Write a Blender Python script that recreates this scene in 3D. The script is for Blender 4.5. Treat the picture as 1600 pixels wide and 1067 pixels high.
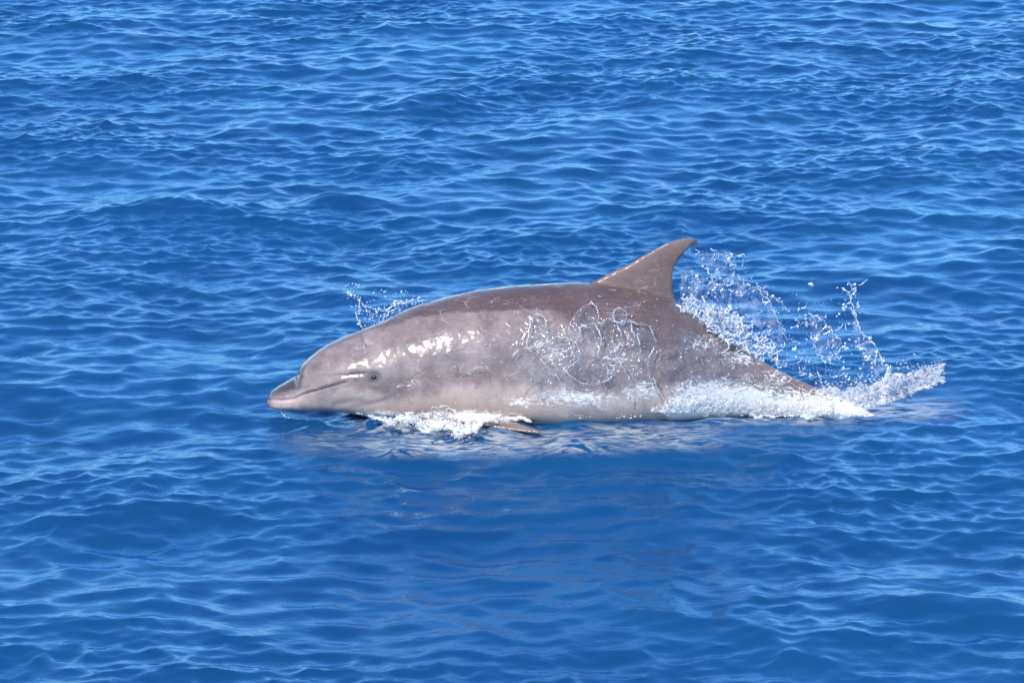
import bpy, bmesh, math, random
import numpy as np
from mathutils import Vector, Matrix
from mathutils.bvhtree import BVHTree

# ------------------------------------------------------------------ clear
for o in list(bpy.data.objects):
    bpy.data.objects.remove(o, do_unlink=True)
scene = bpy.context.scene
COL = scene.collection
R = math.radians

# ------------------------------------------------------------------ camera
D = 18.0                    # metres from the lens to the dolphin
DEP = R(13.0)               # looking down from the boat
WID = 4.30                  # metres across the picture at the dolphin
ZC = 0.312                  # height aimed at, above the mean water level
cam_d = bpy.data.cameras.new('camera')
cam = bpy.data.objects.new('camera', cam_d)
COL.objects.link(cam)
CAM = Vector((0.0, -D * math.cos(DEP), ZC + D * math.sin(DEP)))
cam.location = CAM
cam.rotation_euler = (math.pi / 2 - DEP, 0, 0)
cam_d.sensor_width = 36.0
cam_d.lens = 36.0 * D / WID
cam_d.clip_end = 3000.0
scene.camera = cam

# ------------------------------------------------------------------ sky, sun, exposure
SUN_EL, SUN_AZ = R(41.0), R(214.0)      # azimuth clockwise from +Y (away from the camera)
world = bpy.data.worlds.new('World')
scene.world = world
world.use_nodes = True
nt = world.node_tree
bg = nt.nodes['Background']
sky = nt.nodes.new('ShaderNodeTexSky')
sky.sky_type = 'NISHITA'
sky.sun_disc = False
sky.sun_elevation = SUN_EL
sky.sun_rotation = SUN_AZ
sky.air_density = 1.35
sky.dust_density = 0.0
sky.ozone_density = 6.0
sky.altitude = 1000.0
hsv = nt.nodes.new('ShaderNodeHueSaturation')     # the deep clear blue of this sky
hsv.inputs['Saturation'].default_value = 1.0
nt.links.new(sky.outputs[0], hsv.inputs['Color'])
nt.links.new(hsv.outputs[0], bg.inputs[0])
bg.inputs[1].default_value = 0.15
sd = bpy.data.lights.new('sun', 'SUN')
sd.energy = 3.3
sd.angle = R(0.53)
sd.color = (1.0, 0.92, 0.83)
sun = bpy.data.objects.new('sun', sd)
COL.objects.link(sun)
SDIR = Vector((math.sin(SUN_AZ) * math.cos(SUN_EL), math.cos(SUN_AZ) * math.cos(SUN_EL), math.sin(SUN_EL)))
sun.rotation_euler = SDIR.to_track_quat('Z', 'Y').to_euler()
sun.location = SDIR * 30
scene.view_settings.view_transform = 'Standard'
scene.view_settings.look = 'None'
scene.view_settings.gamma = 1.0
scene.view_settings.exposure = 0.72
scene.view_settings.use_curve_mapping = False

scene.cycles.transparent_max_bounces = 48

# ------------------------------------------------------------------ pixel <-> place
CP, SP = math.cos(DEP), math.sin(DEP)
FPX = 1600.0 * D / WID


def ray(u, v):
    """direction through pixel (u, v) of the 1600 x 1067 photograph"""
    a, b = (u - 800.0) / FPX, -(v - 533.5) / FPX
    return Vector((a, CP + b * SP, -SP + b * CP))


def at_y(u, v, y=0.0):
    d = ray(u, v)
    return CAM + d * ((y - CAM.y) / d.y)


def at_z(u, v, z=0.0):
    d = ray(u, v)
    return CAM + d * ((z - CAM.z) / d.z)


def project(P):
    """(n,3) points to (u, v)"""
    P = np.asarray(P) - np.array(CAM)
    f = P[:, 1] * CP - P[:, 2] * SP
    w = P[:, 1] * SP + P[:, 2] * CP
    return 800.0 + FPX * P[:, 0] / f, 533.5 - FPX * w / f


# ------------------------------------------------------------------ helpers
def mesh_obj(name, verts, faces, mat=None, parent=None, smooth=True):
    me = bpy.data.meshes.new(name)
    if isinstance(faces, np.ndarray):
        V = np.asarray(verts, dtype=np.float32)
        n = faces.shape[1]
        me.vertices.add(len(V))
        me.vertices.foreach_set('co', V.ravel())
        me.loops.add(faces.size)
        me.loops.foreach_set('vertex_index', faces.astype(np.int32).ravel())
        me.polygons.add(len(faces))
        me.polygons.foreach_set('loop_start', np.arange(0, faces.size, n, dtype=np.int32))
        me.polygons.foreach_set('loop_total', np.full(len(faces), n, dtype=np.int32))
        me.update(calc_edges=True)
    else:
        me.from_pydata([tuple(p) for p in verts], [], faces)
        me.update()
    if smooth:
        me.polygons.foreach_set('use_smooth', np.ones(len(me.polygons), dtype=bool))
    if mat:
        me.materials.append(mat)
    o = bpy.data.objects.new(name, me)
    COL.objects.link(o)
    if parent:
        o.parent = parent
    return o


def tag(o, label=None, cat=None, kind=None, group=None):
    for k, v in (('label', label), ('category', cat), ('kind', kind), ('group', group)):
        if v:
            o[k] = v
    return o


def attr(o, name, vals):
    a = o.data.attributes.new(name, 'FLOAT', 'POINT')
    a.data.foreach_set('value', np.asarray(vals, dtype=np.float32))


def remeshed(o, voxel, smooth_it=0, factor=0.5):
    """replace the mesh by one closed skin grown over all its pieces"""
    m = o.modifiers.new('skin', 'REMESH')
    m.mode = 'VOXEL'
    m.voxel_size = voxel
    m.use_smooth_shade = True
    if smooth_it:
        s = o.modifiers.new('soft', 'SMOOTH')
        s.iterations = smooth_it
        s.factor = factor
    dg = bpy.context.evaluated_depsgraph_get()
    dg.update()
    me = bpy.data.meshes.new_from_object(o.evaluated_get(dg))
    o.modifiers.clear()
    old = o.data
    mats = [m for m in old.materials]
    o.data = me
    me.name = old.name
    bpy.data.meshes.remove(old)
    me.materials.clear()
    for m in mats:
        me.materials.append(m)
    me.polygons.foreach_set('use_smooth', np.ones(len(me.polygons), dtype=bool))


def coords(o):
    P = np.empty(len(o.data.vertices) * 3, dtype=np.float32)
    o.data.vertices.foreach_get('co', P)
    return P.reshape(-1, 3)


def normals(o):
    P = np.empty(len(o.data.vertices) * 3, dtype=np.float32)
    o.data.vertices.foreach_get('normal', P)
    return P.reshape(-1, 3)


def interp(x, pts):
    a = np.array(pts, dtype=float)
    return np.interp(x, a[:, 0], a[:, 1])


def smoothcurve(x, pts, w=7.0, n=9):
    """piecewise linear profile, softened"""
    off = np.linspace(-w, w, n)
    return sum(interp(np.asarray(x) + d, pts) for d in off) / n


def sstep(x, a, b):
    t = np.clip((x - a) / (b - a), 0, 1)
    return t * t * (3 - 2 * t)


# ------------------------------------------------------------------ node helpers
def new_mat(name):
    m = bpy.data.materials.new(name)
    m.use_nodes = True
    m.node_tree.nodes.clear()
    return m, m.node_tree.nodes, m.node_tree.links


def N(nodes, t, **kw):
    n = nodes.new('ShaderNode' + t)
    for k, v in kw.items():
        if k.startswith('i_'):
            n.inputs[k[2:].replace('_', ' ')].default_value = v
        else:
            setattr(n, k, v)
    return n


# ---- sea water: upwelling blue from deep water under a reflecting skin
def mat_sea():
    m, ns, L = new_mat('sea_water')
    geo = N(ns, 'NewGeometry')
    mp = N(ns, 'Mapping')
    mp.inputs['Scale'].default_value = (1.0, 1.35, 1.0)
    L.new(geo.outputs['Position'], mp.inputs['Vector'])
    n1 = N(ns, 'TexNoise', i_Scale=30.0, i_Detail=1.0, i_Roughness=0.45)
    n1.inputs['Distortion'].default_value = 0.3
    L.new(mp.outputs[0], n1.inputs['Vector'])
    b1 = N(ns, 'Bump', i_Strength=0.20, i_Distance=0.006)
    L.new(n1.outputs['Fac'], b1.inputs['Height'])
    # body colour, drifting slowly between deeper and greener water
    n2 = N(ns, 'TexNoise', i_Scale=0.7, i_Detail=2.0)
    L.new(geo.outputs['Position'], n2.inputs['Vector'])
    cr = N(ns, 'ValToRGB')
    cr.color_ramp.elements[0].position = 0.35
    cr.color_ramp.elements[0].color = (0.0060, 0.056, 0.165, 1)
    cr.color_ramp.elements[1].position = 0.65
    cr.color_ramp.elements[1].color = (0.0080, 0.073, 0.195, 1)
    L.new(n2.outputs['Fac'], cr.inputs[0])
    up = N(ns, 'CombineXYZ', i_X=0.0, i_Y=0.0, i_Z=1.0)
    dif = N(ns, 'BsdfDiffuse')
    # bubbles, plus the dolphin's pale reflection painted into the colour, along its side
    ae = N(ns, 'Attribute', attribute_name='reflection_bubbles')
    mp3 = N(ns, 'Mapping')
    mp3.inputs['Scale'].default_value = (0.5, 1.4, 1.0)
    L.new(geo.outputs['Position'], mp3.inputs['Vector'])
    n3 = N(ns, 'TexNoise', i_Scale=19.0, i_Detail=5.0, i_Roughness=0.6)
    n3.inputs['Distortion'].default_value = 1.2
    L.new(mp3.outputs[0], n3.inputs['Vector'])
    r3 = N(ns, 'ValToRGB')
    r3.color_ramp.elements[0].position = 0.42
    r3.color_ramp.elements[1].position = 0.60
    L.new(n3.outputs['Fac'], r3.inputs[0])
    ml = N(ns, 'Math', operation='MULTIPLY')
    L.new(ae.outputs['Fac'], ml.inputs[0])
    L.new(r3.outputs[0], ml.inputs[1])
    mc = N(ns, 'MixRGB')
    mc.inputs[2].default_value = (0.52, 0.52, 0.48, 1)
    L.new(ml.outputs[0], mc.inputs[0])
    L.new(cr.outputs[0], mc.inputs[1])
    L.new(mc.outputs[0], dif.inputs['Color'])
    L.new(up.outputs[0], dif.inputs['Normal'])
    gl = N(ns, 'BsdfGlossy', i_Roughness=0.16)
    gl.inputs['Color'].default_value = (0.37, 0.67, 1.0, 1)
    L.new(b1.outputs[0], gl.inputs['Normal'])
    fr = N(ns, 'Fresnel', i_IOR=1.333)
    L.new(b1.outputs[0], fr.inputs['Normal'])
    mx = N(ns, 'MixShader')
    L.new(fr.outputs[0], mx.inputs[0])
    L.new(dif.outputs[0], mx.inputs[1])
    L.new(gl.outputs[0], mx.inputs[2])
    out = N(ns, 'OutputMaterial')
    L.new(mx.outputs[0], out.inputs['Surface'])
    return m


def mat_skin():
    m, ns, L = new_mat('wet_skin')
    tc = N(ns, 'TexCoord')

    def A(name):
        a = N(ns, 'Attribute', attribute_name=name)
        return a.outputs['Fac']

    def mixc(fac, a, b):
        x = N(ns, 'MixRGB')
        if isinstance(fac, float):
            x.inputs[0].default_value = fac
        else:
            L.new(fac, x.inputs[0])
        for k, c in ((1, a), (2, b)):
            if isinstance(c, tuple):
                x.inputs[k].default_value = (*c, 1)
            else:
                L.new(c, x.inputs[k])
        return x.outputs[0]

    nz = N(ns, 'TexNoise', i_Scale=8.0, i_Detail=8.0, i_Roughness=0.68)
    L.new(tc.outputs['Object'], nz.inputs['Vector'])
    r1 = N(ns, 'ValToRGB')
    r1.color_ramp.elements[0].position = 0.35
    r1.color_ramp.elements[0].color = (0.135, 0.096, 0.093, 1)
    r1.color_ramp.elements[1].position = 0.65
    r1.color_ramp.elements[1].color = (0.262, 0.198, 0.188, 1)
    L.new(nz.outputs['Fac'], r1.inputs[0])
    belly = mixc(nz.outputs['Fac'], (0.35, 0.275, 0.240), (0.56, 0.450, 0.395))
    cape = mixc(nz.outputs['Fac'], (0.050, 0.030, 0.030), (0.138, 0.088, 0.082))
    fin = mixc(nz.outputs['Fac'], (0.110, 0.074, 0.069), (0.205, 0.145, 0.130))
    c = mixc(A('belly'), r1.outputs[0], belly)
    c = mixc(A('cape'), c, cape)
    c = mixc(A('fin'), c, fin)
    c = mixc(A('dark'), c, (0.035, 0.028, 0.032))
    fm = N(ns, 'TexNoise', i_Scale=75.0, i_Detail=5.0, i_Roughness=0.7)
    L.new(tc.outputs['Object'], fm.inputs['Vector'])
    fr_ = N(ns, 'ValToRGB')
    fr_.color_ramp.elements[0].position = 0.3
    fr_.color_ramp.elements[0].color = (0.87, 0.86, 0.86, 1)
    fr_.color_ramp.elements[1].position = 0.7
    fr_.color_ramp.elements[1].color = (1.10, 1.10, 1.10, 1)
    L.new(fm.outputs['Fac'], fr_.inputs[0])
    mm = N(ns, 'MixRGB', blend_type='MULTIPLY')
    mm.inputs[0].default_value = 1.0
    L.new(c, mm.inputs[1])
    L.new(fr_.outputs[0], mm.inputs[2])
    c = mm.outputs[0]
    # pale scratches
    wv = N(ns, 'TexNoise', i_Scale=38.0, i_Detail=3.0)
    wv.inputs['Distortion'].default_value = 1.5
    mp = N(ns, 'Mapping')
    mp.inputs['Rotation'].default_value = (0, 0.5, 0)
    mp.inputs['Scale'].default_value = (0.35, 1, 1.6)
    L.new(tc.outputs['Object'], mp.inputs['Vector'])
    L.new(mp.outputs[0], wv.inputs['Vector'])
    rs = N(ns, 'ValToRGB')
    rs.color_ramp.elements[0].position = 0.64
    rs.color_ramp.elements[0].color = (0, 0, 0, 1)
    rs.color_ramp.elements[1].position = 0.72
    rs.color_ramp.elements[1].color = (0.35, 0.35, 0.35, 1)
    L.new(wv.outputs['Fac'], rs.inputs[0])
    c = mixc(rs.outputs[0], c, (0.46, 0.40, 0.39))
    # tooth rakes: fine pale lines in loose bundles
    for rot, sc, off in ((0.9, 7.0, 0.0), (-0.5, 5.0, 3.1)):
        m2 = N(ns, 'Mapping')
        m2.inputs['Location'].default_value = (off, 0, off)
        m2.inputs['Rotation'].default_value = (0, rot, 0)
        m2.inputs['Scale'].default_value = (0.22, 0.4, 1.3)
        L.new(tc.outputs['Object'], m2.inputs['Vector'])
        vo = N(ns, 'TexVoronoi', feature='DISTANCE_TO_EDGE', i_Scale=sc * 3.2)
        L.new(m2.outputs[0], vo.inputs['Vector'])
        lr = N(ns, 'ValToRGB')
        lr.color_ramp.elements[0].position = 0.0
        lr.color_ramp.elements[0].color = (1, 1, 1, 1)
        lr.color_ramp.elements[1].position = 0.016
        lr.color_ramp.elements[1].color = (0, 0, 0, 1)
        L.new(vo.outputs['Distance'], lr.inputs[0])
        mk = N(ns, 'TexNoise', i_Scale=sc, i_Detail=2.0)
        L.new(tc.outputs['Object'], mk.inputs['Vector'])
        mr = N(ns, 'ValToRGB')
        mr.color_ramp.elements[0].position = 0.5
        mr.color_ramp.elements[0].color = (0, 0, 0, 1)
        mr.color_ramp.elements[1].position = 0.62
        mr.color_ramp.elements[1].color = (0.45, 0.45, 0.45, 1)
        L.new(mk.outputs['Fac'], mr.inputs[0])
        mu = N(ns, 'Math', operation='MULTIPLY')
        L.new(lr.outputs[0], mu.inputs[0])
        L.new(mr.outputs[0], mu.inputs[1])
        c = mixc(mu.outputs[0], c, (0.44, 0.37, 0.36))
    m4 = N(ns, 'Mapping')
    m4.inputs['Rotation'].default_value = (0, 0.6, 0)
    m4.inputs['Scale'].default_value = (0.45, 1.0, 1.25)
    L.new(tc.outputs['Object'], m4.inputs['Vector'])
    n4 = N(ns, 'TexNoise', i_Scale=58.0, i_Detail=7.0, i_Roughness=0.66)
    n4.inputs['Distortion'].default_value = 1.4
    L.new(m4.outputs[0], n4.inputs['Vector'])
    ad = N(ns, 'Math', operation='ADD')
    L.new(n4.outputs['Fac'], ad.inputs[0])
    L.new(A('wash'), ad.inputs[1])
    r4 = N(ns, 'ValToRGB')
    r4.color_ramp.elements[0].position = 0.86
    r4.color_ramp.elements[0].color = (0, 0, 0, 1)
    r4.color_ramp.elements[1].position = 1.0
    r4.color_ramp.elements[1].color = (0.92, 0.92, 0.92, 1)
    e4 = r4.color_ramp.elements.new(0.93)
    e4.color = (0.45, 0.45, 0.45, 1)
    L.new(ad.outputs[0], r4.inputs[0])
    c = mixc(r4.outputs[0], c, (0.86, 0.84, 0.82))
    c = mixc(A('lip'), c, (0.62, 0.42, 0.38))
    # water film on the skin
    bz = N(ns, 'TexNoise', i_Scale=17.0, i_Detail=1.6, i_Roughness=0.45)
    L.new(tc.outputs['Object'], bz.inputs['Vector'])
    rh = N(ns, 'Math', operation='MULTIPLY')
    L.new(bz.outputs['Fac'], rh.inputs[0])
    L.new(A('ripple'), rh.inputs[1])
    bp = N(ns, 'Bump', i_Strength=0.9, i_Distance=0.0085)
    L.new(rh.outputs[0], bp.inputs['Height'])
    b6 = N(ns, 'TexNoise', i_Scale=18.0, i_Detail=2.0, i_Roughness=0.5)
    b6.inputs['Distortion'].default_value = 2.2
    L.new(tc.outputs['Object'], b6.inputs['Vector'])
    hm = N(ns, 'Math', operation='MULTIPLY')
    L.new(b6.outputs['Fac'], hm.inputs[0])
    L.new(A('runoff'), hm.inputs[1])
    bq = N(ns, 'Bump', i_Strength=1.0, i_Distance=0.022)
    L.new(hm.outputs[0], bq.inputs['Height'])
    L.new(bp.outputs[0], bq.inputs['Normal'])
    bp = bq
    b7 = N(ns, 'Bump', i_Strength=0.4, i_Distance=0.008)
    L.new(hm.outputs[0], b7.inputs['Height'])
    p = N(ns, 'BsdfPrincipled')
    L.new(b7.outputs[0], p.inputs['Normal'])
    L.new(c, p.inputs['Base Color'])
    p.inputs['Roughness'].default_value = 0.5
    p.inputs['Specular IOR Level'].default_value = 0.2
    cw = N(ns, 'MapRange')
    cw.inputs['To Min'].default_value = 1.0
    cw.inputs['To Max'].default_value = 0.1
    L.new(A('fin'), cw.inputs['Value'])
    L.new(cw.outputs[0], p.inputs['Coat Weight'])
    p.inputs['Coat Roughness'].default_value = 0.165
    p.inputs['Coat IOR'].default_value = 1.5
    L.new(bp.outputs[0], p.inputs['Coat Normal'])
    out = N(ns, 'OutputMaterial')
    L.new(p.outputs[0], out.inputs['Surface'])
    return m


def mat_eye():
    m, ns, L = new_mat('eye')
    p = N(ns, 'BsdfPrincipled')
    nz = N(ns, 'TexNoise', i_Scale=60.0)
    r = N(ns, 'ValToRGB')
    r.color_ramp.elements[0].color = (0.012, 0.009, 0.009, 1)
    r.color_ramp.elements[1].color = (0.04, 0.025, 0.02, 1)
    L.new(nz.outputs['Fac'], r.inputs[0])
    L.new(r.outputs[0], p.inputs['Base Color'])
    p.inputs['Roughness'].default_value = 0.08
    out = N(ns, 'OutputMaterial')
    L.new(p.outputs[0], out.inputs['Surface'])
    return m


def mat_foam(name='foam', gap=0.45, solid=0.06):
    m, ns, L = new_mat(name)
    tc = N(ns, 'NewGeometry')
    nz = N(ns, 'TexNoise', i_Scale=120.0, i_Detail=4.0, i_Roughness=0.7)
    L.new(tc.outputs['Position'], nz.inputs['Vector'])
    r = N(ns, 'ValToRGB')
    r.color_ramp.elements[0].position = 0.3
    r.color_ramp.elements[0].color = (0.88, 0.87, 0.86, 1)
    r.color_ramp.elements[1].position = 0.6
    r.color_ramp.elements[1].color = (0.97, 0.95, 0.93, 1)
    L.new(nz.outputs['Fac'], r.inputs[0])
    d = N(ns, 'BsdfPrincipled')
    L.new(r.outputs[0], d.inputs['Base Color'])
    d.inputs['Roughness'].default_value = 0.3
    tr = N(ns, 'BsdfTranslucent', i_Color=(0.97, 0.96, 0.95, 1))
    mx = N(ns, 'MixShader')
    mx.inputs[0].default_value = 0.42
    L.new(d.outputs[0], mx.inputs[1])
    L.new(tr.outputs[0], mx.inputs[2])
    # gaps between the bubbles let some of what lies behind through
    tp = N(ns, 'BsdfTransparent')
    n2 = N(ns, 'TexNoise', i_Scale=70.0, i_Detail=3.0)
    L.new(tc.outputs['Position'], n2.inputs['Vector'])
    r2 = N(ns, 'ValToRGB')
    r2.color_ramp.elements[0].position = 0.36
    r2.color_ramp.elements[0].color = (gap, gap, gap, 1)
    r2.color_ramp.elements[1].position = 0.56
    r2.color_ramp.elements[1].color = (solid, solid, solid, 1)
    L.new(n2.outputs['Fac'], r2.inputs[0])
    m2 = N(ns, 'MixShader')
    L.new(r2.outputs[0], m2.inputs[0])
    L.new(mx.outputs[0], m2.inputs[1])
    L.new(tp.outputs[0], m2.inputs[2])
    out = N(ns, 'OutputMaterial')
    L.new(m2.outputs[0], out.inputs['Surface'])
    return m


def mat_spray(name, white, scale=45.0, spread=0.25, ior=1.4, bump=0.5, rough=0.08):
    """thin thrown water: clear, glinting, whitened where it holds air"""
    m, ns, L = new_mat(name)
    tc = N(ns, 'NewGeometry')
    nz = N(ns, 'TexNoise', i_Scale=scale, i_Detail=3.0)
    L.new(tc.outputs['Position'], nz.inputs['Vector'])
    b = N(ns, 'Bump', i_Strength=bump, i_Distance=0.006)
    L.new(nz.outputs['Fac'], b.inputs['Height'])
    tp = N(ns, 'BsdfTransparent', i_Color=(0.96, 0.98, 1, 1))
    d = N(ns, 'BsdfDiffuse', i_Color=(0.84, 0.89, 0.97, 1))
    t2 = N(ns, 'BsdfTranslucent', i_Color=(0.88, 0.90, 0.94, 1))
    dm = N(ns, 'MixShader')
    dm.inputs[0].default_value = 0.35
    L.new(d.outputs[0], dm.inputs[1])
    L.new(t2.outputs[0], dm.inputs[2])
    r = N(ns, 'ValToRGB')
    r.color_ramp.elements[0].position = 0.35
    r.color_ramp.elements[0].color = (max(0, white - spread),) * 3 + (1,)
    r.color_ramp.elements[1].position = 0.65
    r.color_ramp.elements[1].color = (white + spread,) * 3 + (1,)
    L.new(nz.outputs['Fac'], r.inputs[0])
    mx = N(ns, 'MixShader')
    L.new(r.outputs[0], mx.inputs[0])
    L.new(tp.outputs[0], mx.inputs[1])
    L.new(dm.outputs[0], mx.inputs[2])
    gl = N(ns, 'BsdfGlossy', i_Roughness=rough)
    L.new(b.outputs[0], gl.inputs['Normal'])
    # Schlick reflectance, the same from either side of the thin water
    lw = N(ns, 'LayerWeight', i_Blend=0.5)
    L.new(b.outputs[0], lw.inputs['Normal'])
    pw = N(ns, 'Math', operation='POWER')
    pw.inputs[1].default_value = 5.0
    L.new(lw.outputs['Facing'], pw.inputs[0])
    fr = N(ns, 'Math', operation='MULTIPLY_ADD')
    f0 = ((ior - 1) / (ior + 1)) ** 2
    fr.inputs[1].default_value = 1 - f0
    fr.inputs[2].default_value = f0
    L.new(pw.outputs[0], fr.inputs[0])
    m2 = N(ns, 'MixShader')
    L.new(fr.outputs[0], m2.inputs[0])
    L.new(mx.outputs[0], m2.inputs[1])
    L.new(gl.outputs[0], m2.inputs[2])
    out = N(ns, 'OutputMaterial')
    L.new(m2.outputs[0], out.inputs['Surface'])
    return m


M_SEA, M_SKIN, M_EYE, M_FOAM = mat_sea(), mat_skin(), mat_eye(), mat_foam()
M_WAKE = mat_foam('wake_foam', 0.92, 0.30)
M_SPRAY = mat_spray('spray_water', 0.62)
M_FILM = mat_spray('film_water', 0.34)
M_SHEET = mat_spray('sheet_water', 0.03, 22.0, 0.07, 1.33, 0.0, 0.05)
M_VEIL = mat_spray('veil_water', 0.12, 30.0, 0.12, 1.33, 0.3, 0.08)

# ================================================================== the sea
rng = np.random.default_rng(11)


def axis(lo, hi, step, far, grow=1.12):
    core = list(np.arange(lo, hi + step * 0.5, step))
    a, s = core[-1], step
    up = []
    while a < far:
        s *= grow
        a += s
        up.append(a)
    a, s = core[0], step
    dn = []
    while a > -far:
        s *= grow
        a -= s
        dn.append(a)
    return np.array(dn[::-1] + core + up)


WAVES = []
NW = 260
lam = np.exp(np.linspace(math.log(0.038), math.log(2.6), NW))
SLOPE = 0.176                         # root mean square slope of the whole sea
wgt = np.exp(-(np.log(lam / 0.17) / 0.85) ** 2) + 0.10 + 0.12 * np.exp(-(np.log(lam / 0.9) / 0.4) ** 2)
amp_s = SLOPE * math.sqrt(2) * np.sqrt(wgt / wgt.sum())
ang = rng.normal(0.0, R(56), NW) + np.where(rng.random(NW) < 0.5, R(72), R(112))
k = 2 * math.pi / lam
KX, KY, KA, KP = k * np.cos(ang), k * np.sin(ang), amp_s / k, rng.random(NW) * 2 * math.pi


def calm(x, y):
    """wave strength: calmer water in the lee along the dolphin's near side"""
    d = np.exp(-((x - 0.0) / 1.15) ** 4) * np.exp(-((y + 0.42) / 0.40) ** 4)
    t = at_z(1420, 612, 0.0)
    e = np.exp(-((x - t.x) / 0.42) ** 4 - ((y - t.y) / 0.45) ** 4)      # flattened by the foam of the tail
    return (1.0 - 0.12 * d) * (1.0 - 0.75 * e)


def swell(x, y):
    """single wavelets pushed up by the passing animal"""
    z = np.zeros_like(x)
    for (u, v, h, wx, wy) in ((640, 708, 0.060, 0.17, 0.10), (880, 698, 0.080, 0.22, 0.11),
                              (1225, 710, 0.050, 0.10, 0.10), (1010, 706, 0.035, 0.16, 0.12),
                              (300, 320, 0.05, 0.22, 0.16), (530, 300, 0.06, 0.20, 0.16),
                              (680, 150, 0.07, 0.30, 0.25), (1500, 925, 0.07, 0.30, 0.17),
                                                            (900, 650, 0.040, 0.16, 0.08), (1010, 650, 0.030, 0.12, 0.09), (1130, 652, 0.035, 0.20, 0.09),
                              (600, 652, 0.055, 0.10, 0.08), (800, 658, 0.040, 0.10, 0.08)):
        p = at_z(u, v, h * 0.8)
        z = z + h * np.exp(-((x - p.x) / wx) ** 2 - ((y - p.y) / wy) ** 2)
    return z


STX, STY = 0.0122, 0.0170


def build_sea():
    xs = axis(-4.8, 4.8, STX, 900, 1.07)
    ys = axis(-4.6, 12.8, STY, 1500, 1.07)
    X, Y = np.meshgrid(xs, ys)
    sx = np.gradient(xs)
    sy = np.gradient(ys)
    SPC = np.maximum(sx[None, :], sy[:, None]).astype(np.float32)
    X = X.astype(np.float32)
    Y = Y.astype(np.float32)
    Z = np.zeros_like(X)
    DX = np.zeros_like(X)
    DY = np.zeros_like(X)
    # the fine core is computed with every wave; the far sheet only with those its cells can carry
    core = SPC < STY * 1.02
    i0, i1 = np.where(core.any(1))[0][[0, -1]]
    j0, j1 = np.where(core.any(0))[0][[0, -1]]
    cx, cy = X[i0:i1 + 1, j0:j1 + 1], Y[i0:i1 + 1, j0:j1 + 1]
    cz, cdx, cdy = (np.zeros_like(cx) for _ in range(3))
    far = ~core
    fx, fy, fs = X[far], Y[far], SPC[far]
    fz = np.zeros_like(fx)
    fdx = np.zeros_like(fx)
    fdy = np.zeros_like(fx)
    gust = np.zeros_like(cx)
    for gx, gy, gp in ((1.1, 0.7, 0.3), (-0.6, 1.5, 2.1), (2.3, -1.1, 4.0), (0.4, 2.6, 5.2), (-2.9, 0.9, 1.0), (1.7, 3.3, 3.3)):
        gust += np.sin(np.float32(gx) * cx + np.float32(gy) * cy + np.float32(gp))
    gust = np.clip(1.0 + 0.26 * gust, 0.35, 1.7)
    for q in range(NW):
        kx, ky, a, p = (np.float32(t) for t in (KX[q], KY[q], KA[q], KP[q]))
        kk = np.float32(k[q])
        th = kx * cx + ky * cy + p
        aa = a * gust if lam[q] < 0.16 else a
        s = np.sin(th) * aa
        cz += np.cos(th) * aa
        cdx -= s * (kx / kk)
        cdy -= s * (ky / kk)
        w = np.clip((np.float32(lam[q]) / fs - 3) / 3, 0, 1) * a
        on = w > 0
        if on.any():
            th = kx * fx[on] + ky * fy[on] + p
            s = np.sin(th) * w[on]
            fz[on] += np.cos(th) * w[on]
            fdx[on] -= s * (kx / kk)
            fdy[on] -= s * (ky / kk)
    Z[far], DX[far], DY[far] = fz, fdx, fdy
    Z[i0:i1 + 1, j0:j1 + 1] = cz
    DX[i0:i1 + 1, j0:j1 + 1] = cdx
    DY[i0:i1 + 1, j0:j1 + 1] = cdy
    C = calm(X, Y).astype(np.float32)
    Z = Z * C + swell(X, Y)
    PX = X + 1.15 * DX * C
    PY = Y + 1.15 * DY * C
    ny, nx = X.shape
    idx = np.arange(nx * ny).reshape(ny, nx)
    F = np.stack([idx[:-1, :-1], idx[:-1, 1:], idx[1:, 1:], idx[1:, :-1]], -1).reshape(-1, 4)
    V = np.stack([PX, PY, Z], -1).reshape(-1, 3)
    o = mesh_obj('sea', V, F, M_SEA)
    tag(o, 'deep blue open sea with small choppy waves around the dolphin', 'sea', 'structure')
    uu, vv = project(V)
    ae = np.zeros(len(V))  # painted belly reflection in front; bubbles by the chest and tail foam
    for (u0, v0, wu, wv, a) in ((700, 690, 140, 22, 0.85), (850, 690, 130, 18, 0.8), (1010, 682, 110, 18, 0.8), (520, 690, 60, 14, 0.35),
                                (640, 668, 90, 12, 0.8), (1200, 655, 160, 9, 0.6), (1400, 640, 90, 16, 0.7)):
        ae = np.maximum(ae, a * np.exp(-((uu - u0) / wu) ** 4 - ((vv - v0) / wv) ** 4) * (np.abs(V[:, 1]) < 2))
    attr(o, 'reflection_bubbles', ae)
    core_tri = (PX[i0:i1 + 1, j0:j1 + 1], PY[i0:i1 + 1, j0:j1 + 1], Z[i0:i1 + 1, j0:j1 + 1])
    return o, core_tri, (xs[j0], ys[i0])


SEA, CORE, ORI = build_sea()


def sea_z(x, y):
    """height of the built sea near (x, y)"""
    j = int(round((x - ORI[0]) / STX))
    i = int(round((y - ORI[1]) / STY))
    i = max(0, min(CORE[2].shape[0] - 1, i))
    j = max(0, min(CORE[2].shape[1] - 1, j))
    return float(CORE[2][i, j])


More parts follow.
